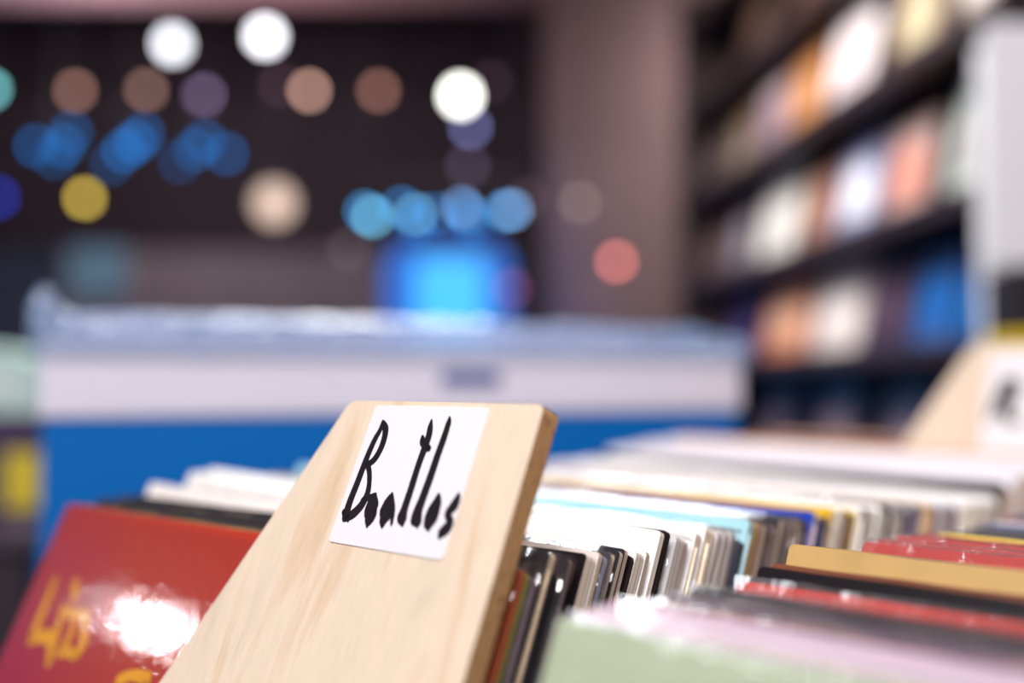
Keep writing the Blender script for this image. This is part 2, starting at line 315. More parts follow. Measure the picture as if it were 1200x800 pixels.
pendant(197, 47, 30, (240, 240, 250), 2.6, 'left one of the two bright white globe lamps high on the left')
pendant(307, 38, 34, (248, 246, 255), 2.7, 'right one of the two bright white globe lamps high on the left')
pendant(539, 109, 32, (255, 255, 245), 4.2, 'brightest white globe lamp, above the blue lit kiosk')
pendant(551, 146, 20, (130, 130, 190), 1.9, 'dim lavender globe lamp just below the brightest white one', 7.2)
pendant(83, 103, 20, (150, 108, 96), 2.6, 'leftmost dim brown globe lamp above the first blue light cluster')
pendant(167, 102, 20, (150, 112, 102), 2.3, 'second dim brown globe lamp from the left')
pendant(235, 108, 20, (140, 118, 160), 2.2, 'dim violet globe lamp above the third blue light cluster')
pendant(360, 103, 21, (196, 152, 134), 2.7, 'tan globe lamp in the middle of the far room')
pendant(442, 103, 21, (150, 104, 92), 2.4, 'brown globe lamp right of the tan one')
pendant(325, 96, 18, (96, 66, 84), 1.5, 'very faint plum globe lamp behind the tan one', 7.7)
pendant(96, 231, 21, (206, 176, 70), 2.6, 'mustard yellow globe lamp below the blue light clusters')
pendant(320, 237, 40, (226, 196, 178), 1.35, 'large soft warm paper globe lamp in the far room', 5.6, big=True)
pendant(-18, 101, 20, (120, 200, 205), 2.6, 'pale teal globe lamp at the left edge of the view')
pendant(548, 192, 20, (100, 84, 112), 1.4, 'faint violet globe lamp above the blue lamps', 7.7)
pendant(408, 291, 20, (96, 80, 92), 1.4, 'faint grey globe lamp left of the blue kiosk')
pendant(600, 338, 20, (130, 70, 110), 1.5, 'faint pink globe lamp overlapping the right side of the blue kiosk', 4.2)
pendant(618, 232, 20, (92, 72, 84), 1.3, 'faint plum globe lamp at the right end of the blue lamps', 4.9)
pendant(680, 236, 20, (150, 130, 120), 1.2, 'faint beige globe lamp in front of the brown pillar', 4.9)
pendant(723, 306, 26, (230, 120, 110), 1.4, 'salmon pink globe lamp low in front of the brown pillar', 4.7)
pendant(-6, 230, 24, (30, 50, 160), 1.6, 'deep blue globe lamp at the left edge of the view', 7.0)
pendant(575, 92, 18, (90, 66, 84), 1.2, 'very faint plum globe lamp right of the brightest white one', 7.6)
def cluster(pts, label, dist=6.3):
    cx = sum(p[0] for p in pts)/len(pts); cy = min(p[1] for p in pts)
    v = sight(cx, cy, dist); t = rempty('blue_light_cluster', v); tag(t, label, 'lamp', 'clusters of blue bulbs in the far room')
    k = P((40, 34, 38), .5)
    bm = bmesh.new(); tube(bm, .05, .12, .15, seg=16); link('mounting_plate', bm, k, t)
    bm = bmesh.new(); tube(bm, .006, .14, CEIL-v.z, seg=6); link('cord', bm, k, t)
    for (x, y, s) in pts:
        w = sight(x, y, dist)-v; r = 5/1245*dist; s *= 2.5
        bm = bmesh.new(); globe(bm, r, (w.x, 0, w.z)); b = link('bulb', bm, EMIT((8, 116, 200), s), t, smooth=True)
        bm = bmesh.new(); bmesh.ops.create_cone(bm, cap_ends=True, segments=6, radius1=.004, radius2=.004, depth=max(.02, abs((.13-w.z-r))), matrix=Matrix.Translation((w.x*.9, 0, (w.z+r+.13)/2)))
        link('wire', bm, k, b)
    return t
cluster([(37, 169, 1.7), (79, 153, 1.4), (70, 169, 1.8), (60, 183, 1.0)], 'leftmost cluster of four blue bulbs')
cluster([(164, 155, 1.6), (155, 165, 2.3), (141, 175, 2.2), (127, 190, 1.0)], 'middle cluster of four blue bulbs, left of the violet lamp')
cluster([(237, 163, 1.5), (226, 174, 1.5), (263, 178, 1.7), (208, 188, .9)], 'rightmost cluster of four blue bulbs, under the violet lamp')

# blue lit kiosk with its row of bulbs
v0, v1 = sight(452, 450, 5.0), sight(598, 450, 5.0)
kz = sight(0, 286, 5.0).z
kio = rempty('lit_kiosk', ((v0.x+v1.x)/2, 5.0, 0)); tag(kio, 'blue glowing kiosk with a brighter screen behind the blue carton', 'kiosk')
hw = (v1.x-v0.x)/2
bm = bmesh.new(); prism(bm, rounded([(-hw, .02), (hw, .02), (hw, kz), (-hw, kz)], [.01, .01, .13, .13], 8), 0, .28, 0, 0); link('glowing_case', bm, EMIT((0, 105, 215), .8), kio)
bm = bmesh.new(); prism(bm, rounded([(-hw*.58, .9), (hw*.66, .9), (hw*.56, kz-.07), (-hw*.50, kz-.07)], .03), -.012, -.001, 0, 0); link('screen', bm, EMIT((60, 180, 250), 1.0), kio)
box('plinth', -hw-.03, hw+.03, -.04, .33, 0, .02, P((40, 34, 38), .5), kio)
v = sight(516, 235, 5.3)
bar = rempty('light_bar', v); tag(bar, 'hanging bar with a row of pale blue bulbs over the glowing kiosk', 'lamp')
k = P((40, 34, 38), .5)
box('rail', -.42, .42, -.012, .012, .10, .12, k, bar)
for sx in (-.38, .38):
    bm = bmesh.new(); tube(bm, .004, .12, CEIL-v.z, (sx, 0), 6); link('cord', bm, k, bar)
for (x, y, s, c) in [(427, 247, 1.5, (60, 150, 215)), (436, 253, 2.0, (110, 190, 225)), (470, 242, 1.4, (40, 130, 205)), (486, 250, 1.6, (110, 180, 220)), (510, 250, 1.2, (40, 130, 205)),
                    (541, 242, 1.7, (120, 160, 215)), (549, 250, 1.4, (60, 140, 205)), (592, 246, 1.7, (70, 150, 215)), (600, 245, 2.2, (130, 175, 225)), (486, 262, .9, (20, 120, 205)), (553, 262, .9, (20, 120, 205))]:
    w = sight(x, y, 5.3)-v; bm = bmesh.new(); globe(bm, 5/1245*5.3, (w.x, 0, w.z)); b = link('bulb', bm, EMIT(c, s*4.6), bar, smooth=True)
    bm = bmesh.new(); tube(bm, .003, w.z+.03, .105, (w.x, 0), 6); link('stem', bm, k, b)

# added cabinet and other furniture along the far wall
def counter(x0, x1, y0, y1, h, rgb, label, panels=4):
    t = rempty('stand_in_cabinet', ((x0+x1)/2, y0, 0)); tag(t, label, 'counter'); w = (x1-x0)/2
    box('body', -w, w, .02, y1-y0, .06, h-.03, P(rgb, .7, .15, 3), t)
    box('counter_top', -w-.02, w+.02, 0, y1-y0+.02, h-.03, h, P(tuple(int(c*1.15) for c in rgb), .5), t)
    box('kick_board', -w+.03, w-.03, .05, y1-y0-.03, 0, .06, P((30, 26, 28), .6), t)
    for i in range(panels):
        a = -w+.03+(2*w-.06)*i/panels; box('door', a+.01, a+(2*w-.06)/panels-.01, .004, .019, .1, h-.06, P(rgb, .6, .1, 3), t)
    return t
counter(-4.2, -.75, 6.9, 7.5, 1.98, (104, 88, 92), 'long grey brown cabinet added for the lit lower part of the far wall', 7)  # paler grey of this added cabinet stands in for the lit lower wall
v = sight(112, 318, 6.0)
sg = rempty('lit_sign', (v.x, 6.0, 0)); tag(sg, 'dim grey-blue lit panel standing low in the far room, left', 'sign')
box('panel', -.16, .16, 0, .03, v.z-.14, v.z+.14, EMIT((84, 116, 140), .55), sg, bev=.01)
box('post', -.02, .02, .031, .06, 0, v.z+.1, DKM, sg)
box('foot', -.2, .2, -.1, .2, 0, .012, DKM, sg)
v = sight(18, 345, 4.6)
sg = rempty('cloth_banner', (v.x, 4.6, 0)); tag(sg, 'dark slate blue banner hanging at the left edge of the far room', 'banner')
box('cloth', -.17, .2, 0, .006, .35, v.z+.2, P((70, 78, 104), .8), sg)
box('pole', -.19, .22, -.006, .012, v.z+.2, v.z+.22, DKM, sg); box('stand', .0, .02, .007, .027, 0, v.z+.2, DKM, sg); box('foot', -.15, .17, -.12, .14, 0, .012, DKM, sg)

# ------------------------------------------------------------------ tables and bins
blk = P((36, 27, 33), .5, .2, 20)
tb = empty('display_table', (0, .0, 0)); tag(tb, 'black display table under the record bins', 'table')
box('table_top', -.34, .42, -.5, .78, .735, .76, blk, tb, bev=.003)
for sx in (-.318, .39):
    for sy in (-.47, .75): box('leg', sx-.02, sx+.02, sy-.02, sy+.02, 0, .735, blk, tb)
binn = empty('record_bin', (0, .3, .76)); tag(binn, 'black two-row record bin holding the leaning records', 'record bin')
def bp_(name, x0, x1, y0, y1, z0, z1, m=blk): return box(name, x0, x1, y0-.3, y1-.3, z0, z1, m, binn, bev=.0015)
bp_('base_panel', -.345, .40, -.24, .74, 0, .009)
bp_('side_panel', -.344, -.333, -.24, .74, .0095, .20); bp_('side_panel', .388, .40, -.24, .74, .0095, .20)
bp_('partition', .013, .024, -.227, .727, .0095, .215)
bp_('front_panel', -.332, .387, -.24, -.228, .0095, .16)
bp_('back_panel', -.332, .387, .728, .74, .0095, .275, P((176, 130, 104), .6))
ZB, ZT = .7695, 1.058
L24 = math.radians(24); SL, CL, TL = math.sin(L24), math.cos(L24), math.tan(L24)

# ---- records. Each is modelled upright (x along the cover, y through it, z up the cover) and leans back 24 degrees
def record(x_right, s, h, hl, front, edge, th, film, label, group=None, w=.315, name='record', art=None, top=None, frontmat=None, strong=False, jag=.0004):
    """s: where the top of the front face sits along the row; h, hl: height of its right and left top corners above the row's level"""
    if max(front) < 72: front = tuple(int(c*.62) for c in front)
    if max(edge) < 72: edge = tuple(int(c*.62) for c in edge)
    Lr = (ZT+h-ZB)/CL; Ll = (ZT+hl-ZB)/CL
    sink = th*SL
    yb = s-(ZT+h-ZB-sink)*TL                                   # the lower rear edge is the one that touches the base when it leans
    t = empty(name, (x_right, yb, ZB+sink), (-L24, 0, 0))
    t['label'] = label; t['category'] = 'record'
    if group: t['group'] = group
    rnd = random.Random(int((s+x_right*3)*1e5))
    Lr -= sink/CL; Ll -= sink/CL
    pts = [(-w, 0), (0, 0)]
    for i in range(1, 12): pts.append((rnd.uniform(-jag, jag)*.8, Lr*i/12))
    r = .0016
    pts += [(0, Lr-r), (-r*.3, Lr-r*.3), (-r, Lr)]
    for i in range(1, 14):
        f = i/14; pts.append((-w*f, Lr+(Ll-Lr)*f+rnd.uniform(-jag, jag)*.7))
    pts += [(-w+r, Ll), (-w+r*.3, Ll-r*.3), (-w, Ll-r)]
    bm = bmesh.new(); prism(bm, pts, 0, th, 0, 1)
    fm = frontmat or P(front, .42, .16, 60, .3)
    link('sleeve', bm, [fm, EDGE(edge)], t)
    if art: art(t, w, Lr)
    if th > .0028 and rnd.random() < .75:          # the opening of the inner sleeve peeping out of the side
        bm = bmesh.new(); q = []
        for i in range(0, 9): q.append((rnd.uniform(.0004, .0011), .02+(Lr-.026)*i/8))
        prism(bm, [(-.004, Lr-.004), (-.004, .02)]+q, th*.36, th*.64, 0, 0); link('inner_sleeve', bm, EDGE(tuple(min(255, c+10) for c in edge), (150, 130, 112), 1500, .3), t)
    if film:
        bm = bmesh.new(); g = .00035; nx, nz = 26, 22; grid = []
        ext = .0028 if strong else .0012
        for j in range(nz+1):
            row = []
            for i in range(nx+1):
                fx = i/nx; x = -w-.001+(w+.001+ext)*fx; zt = Lr+(Ll-Lr)*(1-fx)+.0012
                z = zt*j/nz
                nn = noise.noise(Vector((x*60+s*99, z*60, s*40)))
                row.append(bm.verts.new((x, -g-abs(nn)*(.0009 if strong else .0003), z+(nn*.0012 if j == nz else 0))))
            grid.append(row)
        for j in range(nz):
            for i in range(nx): bm.faces.new((grid[j][i], grid[j][i+1], grid[j+1][i+1], grid[j+1][i]))
        # the folded side and top
        bt = [bm.verts.new((v.co.x, th+g, v.co.z-.0006)) for v in grid[nz]]
        for i in range(nx): bm.faces.new((grid[nz][i], grid[nz][i+1], bt[i+1], bt[i]))
        prev = [grid[j][nx] for j in range(nz+1)]
        for k in range(1, 4):
            cur = []
            for j in range(nz+1):
                c = prev[j].co; nn = noise.noise(Vector((k*9, c.z*130, s*77)))
                cur.append(bm.verts.new((ext*.5+nn*ext*.8+.0006, -g+(th+2*g)*k/3, grid[j][nx].co.z)))
            for j in range(nz): bm.faces.new((prev[j], cur[j], cur[j+1], prev[j+1]))
            prev = cur
        o = link('plastic_cover', bm, FILM(90, .9, .05, .13, .04, .002, (1, 1, .5), (250, 250, 252)) if strong else FILM(70, .35, .03, .1, .02, .0012, (1, 1, .7)), t, smooth=True)
    return t

CR = (236, 224, 208); PK = (226, 214, 204); BK = (40, 28, 36)
# ---- the front divider
def divider(y0, xs, wtop, xl, slope, label, card, letters, cat='divider', top_label=None):
    lo = -(ZT-ZB)/CL+.0095*SL/CL
    t = empty('wooden_divider', (0, y0-(ZT-ZB)*TL, ZB+.008*SL), (-L24, 0, 0)); tag(t, label, cat)
    off = (ZT-ZB)/CL-.008*SL/CL
    wk = 1.47 if y0 < 0 else 2.2
    th = .008
    xb = max(-.312, xl-slope*(wtop+off-.06))
    zb = off+wtop-(xl-xb)/slope
    pts = rounded([(xb, 0.0), (xs, 0.0), (xs, off+wtop), (xl, off+wtop), (xb, zb)], [0, 0, .0035, .0045, .004], 6)
    bm = bmesh.new(); prism(bm, pts, 0, th, 0, 1)
    es = [e for e in bm.edges if e.calc_face_angle(0) > .9 and abs(e.verts[0].co.y-e.verts[1].co.y) < 1e-6]
    bmesh.ops.bevel(bm, geom=es, offset=.0006, segments=2, affect='EDGES')
    link('board', bm, [WOOD(), WOOD((200, 156, 108), (128, 92, 58), True)], t)
    x0, x1, w0, w1 = card
    cm = P((229, 225, 228), .45, .01, 300)
    bm = bmesh.new(); prism(bm, rounded([(x0, off+w0), (x1, off+w0), (x1, off+w1), (x0, off+w1)], .002), -.0004, -.00005, 0, 0)
    c = link('label_card', bm, cm, t); c['label'] = 'white card label'
    lt = [[(a, b+off, w*wk) for a, b, w in s] for s in letters]
    o = link('lettering', ink(lt, -.0004), P((20, 13, 22), .5, .05), c); o['label'] = 'black handwritten letters'
    return t
divider(-.012, .0044, .0589, -.0948, .47, 'pale birch divider with a handwritten seven-letter card, in front of the red record', (-.0785, -.0190, .0050, .0571), BEAT)
divider(.62, .0, .1010, -.1046, .49, 'birch divider with a white card starting with M, far along the row', (-.0880, -.018, -.004, .0945), MLET)

# ---- red record with yellow lettering
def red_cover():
    m, N, L, b = nodes('red_cover_painted_sheen')
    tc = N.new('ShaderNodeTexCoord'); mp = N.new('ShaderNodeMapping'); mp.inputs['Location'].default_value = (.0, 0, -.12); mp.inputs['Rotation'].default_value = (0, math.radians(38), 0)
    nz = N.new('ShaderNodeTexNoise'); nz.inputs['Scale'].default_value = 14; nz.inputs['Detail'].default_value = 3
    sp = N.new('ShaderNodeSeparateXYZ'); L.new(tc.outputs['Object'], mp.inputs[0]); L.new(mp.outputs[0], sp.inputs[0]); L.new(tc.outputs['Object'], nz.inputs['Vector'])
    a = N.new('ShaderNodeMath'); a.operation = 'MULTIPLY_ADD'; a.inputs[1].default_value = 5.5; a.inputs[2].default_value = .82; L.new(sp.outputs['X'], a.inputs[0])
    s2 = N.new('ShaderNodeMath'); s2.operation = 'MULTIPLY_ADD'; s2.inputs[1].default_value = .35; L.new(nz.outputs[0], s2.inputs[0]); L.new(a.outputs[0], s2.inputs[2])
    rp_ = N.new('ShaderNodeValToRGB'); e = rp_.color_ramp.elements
    e[0].position = .0; e[0].color = (*lin((166, 8, 88)), 1); e[1].position = 1; e[1].color = (*lin((178, 44, 22)), 1)  # magenta end paints a reflected sheen into the red cover's colour
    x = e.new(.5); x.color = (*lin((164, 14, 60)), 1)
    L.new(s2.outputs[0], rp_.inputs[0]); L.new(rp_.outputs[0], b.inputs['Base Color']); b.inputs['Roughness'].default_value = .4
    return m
def yellow_art(t, w, Lr):
    off = (ZT-ZB)/CL-.003*SL/CL
    sh_ = [[(a, b+off, w_*1.75) for a, b, w_ in s] for s in REDT]
    link('lettering', ink(sh_, -.0001, .00005), P((236, 160, 30), .45), t)['label'] = 'yellow printed lettering'
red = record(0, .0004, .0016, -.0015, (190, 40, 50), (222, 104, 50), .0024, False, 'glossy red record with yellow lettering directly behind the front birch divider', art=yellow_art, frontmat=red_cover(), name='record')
# its shiny plastic cover
bm = bmesh.new(); nx, nz = 60, 60; grid = []
for j in range(nz+1):
    row = []
    for i in range(nx+1):
        x = -.3165+.317*i/nx; z = .312*j/nz
        nn = noise.noise(Vector((x*18, z*14, 3)))*.00004
        row.append(bm.verts.new((x, -.0009+nn, z)))
    grid.append(row)
for j in range(nz):
    for i in range(nx): bm.faces.new((grid[j][i], grid[j][i+1], grid[j+1][i+1], grid[j+1][i]))
link('plastic_cover', bm, FILM(300, .4, .05, .04, .01, .00022, (1, 1, .5)), red, smooth=True)

# ---- the rest of the left row, from front to back: s, h, hl, front, edge, thickness, film (0, 1, 2 = crumpled), label
ROW1 = [
 (.0045, .0022, -.002, (206, 96, 50), (226, 104, 50), .0022, 1, 'thin record with a bright orange edge right behind the red record'),
 (.0068, .0006, -.003, (120, 120, 60), (160, 156, 70), .0018, 0, 'thin record with an olive edge between the orange and mauve edged ones'),
 (.0092, -.0012, -.003, (60, 44, 60), (130, 104, 120), .0024, 2, 'thin mauve-edged record with a crumpled plastic top'),
 (.0182, .0060, -.0002, BK, (222, 200, 172), .0030, 1, 'black record with a tan edge standing tallest behind the mauve-edged one'),
 (.0275, .0027, .0005, (46, 30, 38), (110, 92, 92), .0022, 1, 'very dark brown record with a scuffed thin edge'),
 (.0365, .0034, .0010, (44, 30, 36), (232, 218, 200), .0050, 0, 'dark record with a thick cream edge'),
 (.0430, .0032, .0065, (230, 222, 220), (214, 190, 162), .0020, 0, 'pale record with a beige edge right behind the thick cream-edged one'),
 (.0462, .0015, .0030, (80, 80, 110), (150, 150, 176), .0020, 2, 'record with a crinkled bluish plastic cover'),
 (.0490, .0022, .0030, (60, 50, 60), (228, 214, 196), .0022, 0, 'dark record with a cream edge behind the bluish plastic'),
 (.0545, .0023, .0030, (34, 24, 34), (214, 196, 174), .0018, 1, 'glossy black record before the first of two tan-edged ones'),
 (.0572, .0026, .0030, (30, 40, 70), (216, 196, 176), .0018, 0, 'navy-topped record with a tan edge in the black group'),
 (.0606, .0000, .0000, (40, 28, 34), (60, 44, 50), .0020, 0, 'black record just in front of the cream thick ones'),
 (.0640, .0012, .0110, (238, 234, 232), (232, 222, 208), .0046, 0, 'thick cream record with a worn edge'),
 (.0697, .0006, .0110, (240, 238, 238), (196, 180, 162), .0022, 0, 'cream record with a brownish worn edge'),
 (.0782, .0069, .0124, (252, 250, 250), (242, 232, 218), .0026, 0, 'tall bright white record in front of a black-edged one'),
 (.0822, .0066, .0110, (44, 34, 40), (30, 22, 28), .0024, 0, 'record with a solid black edge behind the tall white one'),
 (.0890, .0040, .0060, (236, 234, 236), (222, 212, 204), .0080, 2, 'fat white record in badly crumpled clear plastic'),
 (.1010, .0044, .0052, (246, 242, 238), (240, 226, 206), .0040, 0, 'white record between the crumpled plastic and the smooth cream one'),
 (.1075, .0055, .0056, (250, 248, 246), (244, 228, 204), .0068, 0, 'broad smooth cream-edged white record'),
 (.1170, .0026, .0060, (236, 230, 226), (206, 188, 170), .0026, 2, 'white record with crinkled plastic behind the broad cream one'),
 (.1215, .0022, .0050, (230, 226, 224), (226, 210, 190), .0028, 2, 'second crinkled white record behind the broad cream one'),
 (.1262, .0018, .0050, (226, 222, 222), (176, 156, 146), .0026, 2, 'grey-brown edged record in crinkled plastic before the teal one'),
 (.1318, -.0020, .0030, (40, 66, 84), (44, 60, 76), .0030, 0, 'dark teal record tucked in front of the pale blue one'),
 (.1385, .0054, .0112, (168, 216, 226), (186, 214, 220), .0040, 0, 'pale turquoise record showing its whole top edge'),
 (.1440, .0036, .0050, (206, 160, 40), (206, 160, 60), .0030, 2, 'mustard record in crinkled plastic behind the pale turquoise one'),
 (.1490, .0024, .0040, (150, 110, 90), (234, 214, 186), .0026, 1, 'brown record with a cream edge behind the mustard one'),
 (.1530, .0012, .0030, (70, 50, 60), (140, 116, 110), .0024, 2, 'plum record in crinkled plastic'),
 (.1570, .0004, .0030, (90, 74, 80), (190, 172, 160), .0024, 1, 'greyish record with a pale edge behind the plum one'),
 (.1625, .0036, .0040, (38, 28, 36), (222, 204, 184), .0034, 1, 'black record with a cream edge before the royal blue one'),
 (.1675, .0030, .0040, (60, 46, 54), (150, 130, 124), .0026, 2, 'dark record wrapped in torn shiny plastic'),
 (.1722, .0026, .0040, (46, 34, 44), (206, 186, 168), .0028, 2, 'dark record with a beige edge and wrinkled plastic'),
 (.1775, .0016, .0040, (90, 70, 70), (224, 208, 190), .0030, 1, 'brown record leaning just before the royal blue one'),
 (.1840, .0014, .0030, (48, 36, 46), (120, 100, 104), .0030, 0, 'dark plum record touching the royal blue one'),
 (.1925, .0040, .0056, (20, 62, 170), (206, 190, 196), .0042, 0, 'royal blue record with a pale edge'),
 (.1990, .0000, .0020, (30, 40, 100), (60, 60, 100), .0030, 1, 'navy record behind the royal blue one'),
 (.2040, -.0008, .0020, (30, 34, 80), (206, 190, 186), .0026, 2, 'second navy record, in plastic, with a pale edge'),
 (.2095, .0042, .0066, (222, 176, 40), (240, 228, 210), .0050, 0, 'mustard yellow record with a thick cream edge'),
 (.2165, .0026, .0040, (240, 236, 232), (236, 222, 204), .0060, 0, 'white record with a thick cream edge behind the mustard one'),
 (.2245, .0014, .0030, (110, 76, 60), (120, 90, 76), .0050, 0, 'record with a chocolate brown edge'),
 (.2305, .0012, .0030, (226, 190, 40), (230, 190, 50), .0026, 0, 'record with a bright yellow edge behind the chocolate brown one'),
 (.2365, .0024, .0030, (244, 240, 238), (244, 236, 224), .0060, 0, 'clean white record behind the bright yellow edge'),
 (.2440, .0010, .0030, (60, 46, 52), (150, 130, 124), .0022, 0, 'thin grey-edged record between two white ones'),
 (.2480, .0020, .0030, (244, 240, 238), (240, 226, 208), .0060, 0, 'second clean white record, cream-edged'),
 (.2570, .0014, .0020, (246, 242, 240), (246, 238, 224), .0096, 0, 'thick bright white box set'),
 (.2690, .0004, .0020, (70, 54, 60), (56, 44, 52), .0036, 0, 'dark-edged record behind the thick white box set'),
 (.2740, -.0004, .0010, (230, 226, 224), (196, 176, 162), .0040, 1, 'white record with a tan edge among the dark ones'),
 (.2795, -.0010, .0010, (214, 222, 230), (214, 200, 190), .0036, 2, 'pale blue-grey record in plastic among the dark-edged ones'),
 (.2845, -.0012, .0010, (44, 32, 42), (44, 32, 42), .0066, 0, 'thick black-edged record far back'),
 (.2930, -.0018, .0010, (220, 216, 226), (120, 96, 124), .0076, 0, 'thick plum-edged record with a pale top'),
 (.3025, -.0020, .0010, (60, 50, 66), (90, 72, 96), .0040, 0, 'dark violet-edged record far back in the left row'),
 (.3075, -.0018, .0010, (236, 230, 224), (232, 214, 192), .0056, 0, 'cream-edged record before the golden one'),
 (.3145, -.0018, .0010, (214, 160, 60), (216, 160, 56), .0056, 0, 'record with a broad golden edge'),
 (.3215, -.0022, .0010, (220, 224, 236), (132, 116, 140), .0090, 0, 'broad lavender-grey edged record behind the golden one'),
 (.3325, -.0030, .0000, (226, 224, 230), (196, 178, 168), .0080, 0, 'beige-edged record behind the lavender-grey one'),
 (.3425, -.0034, .0000, (200, 196, 206), (112, 90, 112), .0120, 0, 'wide plum-grey box set edge far back'),
 (.3575, -.0044, .0000, (236, 234, 234), (226, 212, 196), .0090, 0, 'first cream record behind the wide plum-grey box set'),
 (.3685, -.0048, .0000, (240, 238, 238), (236, 224, 208), .0080, 0, 'second cream record behind the wide plum-grey box set'),
 (.3785, -.0052, .0000, (230, 226, 224), (190, 170, 158), .0050, 0, 'tan-edged record between cream ones far back'),
 (.3850, -.0050, .0000, (246, 244, 244), (238, 226, 210), .0100, 0, 'thick cream record before the last dark gap'),
 (.3970, -.0056, .0000, (244, 242, 242), (212, 194, 178), .0100, 0, 'last thick tan-edged record before the dark gap'),
 (.4090, -.0056, .0010, (246, 246, 248), (226, 210, 196), .0090, 0, 'whitish record just before the tall black one'),
]
plane_prev = -9; film_prev = 0
for (s, h, hl, fc, ec, th, film, lab) in ROW1:
    p = s-h*TL
    gap = (.0004, .0010, .0018)[film]+(.0004 if film_prev else 0)
    if p < plane_prev+gap: s += plane_prev+gap-p; p = plane_prev+gap
    film_prev = film
    plane_prev = p+th/CL
    record(0 if film != 2 else -.0005, s, h, hl, fc, ec, th, film, lab, strong=(film == 2))
print('row 1 ends', plane_prev)
# the far end of the left row
s = max(.425, plane_prev+.004); i = 0
FAR = [((48, 36, 44), (200, 176, 160), .0010, 'tall black record with a tan edge, far along the row'), ((232, 230, 238), (222, 200, 184), .0050, 'pale record behind the tall black one'),
       ((214, 210, 226), (214, 190, 176), .0060, 'lavender white record right behind the pale one'), ((238, 228, 220), (224, 200, 180), .0070, 'cream record well short of the rear divider'),
       ((206, 206, 226), (200, 180, 180), .0090, 'pale lilac record well short of the rear divider'), ((240, 226, 210), (216, 190, 160), .0085, 'buff record some way before the rear divider'),
       ((236, 236, 244), (206, 186, 178), .0100, 'cool white record some way before the rear divider'), ((214, 160, 130), (196, 150, 120), .0120, 'terracotta record standing before the rear divider'),
       ((226, 214, 228), (206, 186, 170), .0090, 'pinkish white record before the rear divider'), ((196, 206, 236), (196, 190, 206), .0100, 'icy blue record before the rear divider'),
       ((240, 236, 236), (212, 190, 172), .0080, 'off-white record close before the rear divider'), ((222, 212, 222), (214, 196, 186), .0060, 'pale mauve record touching the rear divider')]
n = len(FAR); end = .612; step = (end-s)/n
for k, (fc, ec, h, lab) in enumerate(FAR):
    ss = s+step*k+h*TL; record(0, ss, h, h+.003, fc, ec, step*CL*.86, 0, lab)
for k in range(5):
    lab = ['brown record behind the rear divider', 'grey record behind the brown one past the rear divider', 'tan record behind the rear divider, third from it', 'fourth record behind the rear divider, dull orange', 'last record of the row, purple grey'][k]
    fc = [(110, 80, 70), (150, 150, 160), (200, 160, 120), (214, 150, 90), (110, 90, 110)][k]
    record(0, .650+.016*k+.012*TL, .012, .012, fc, (206, 180, 150), .012, 0, lab)

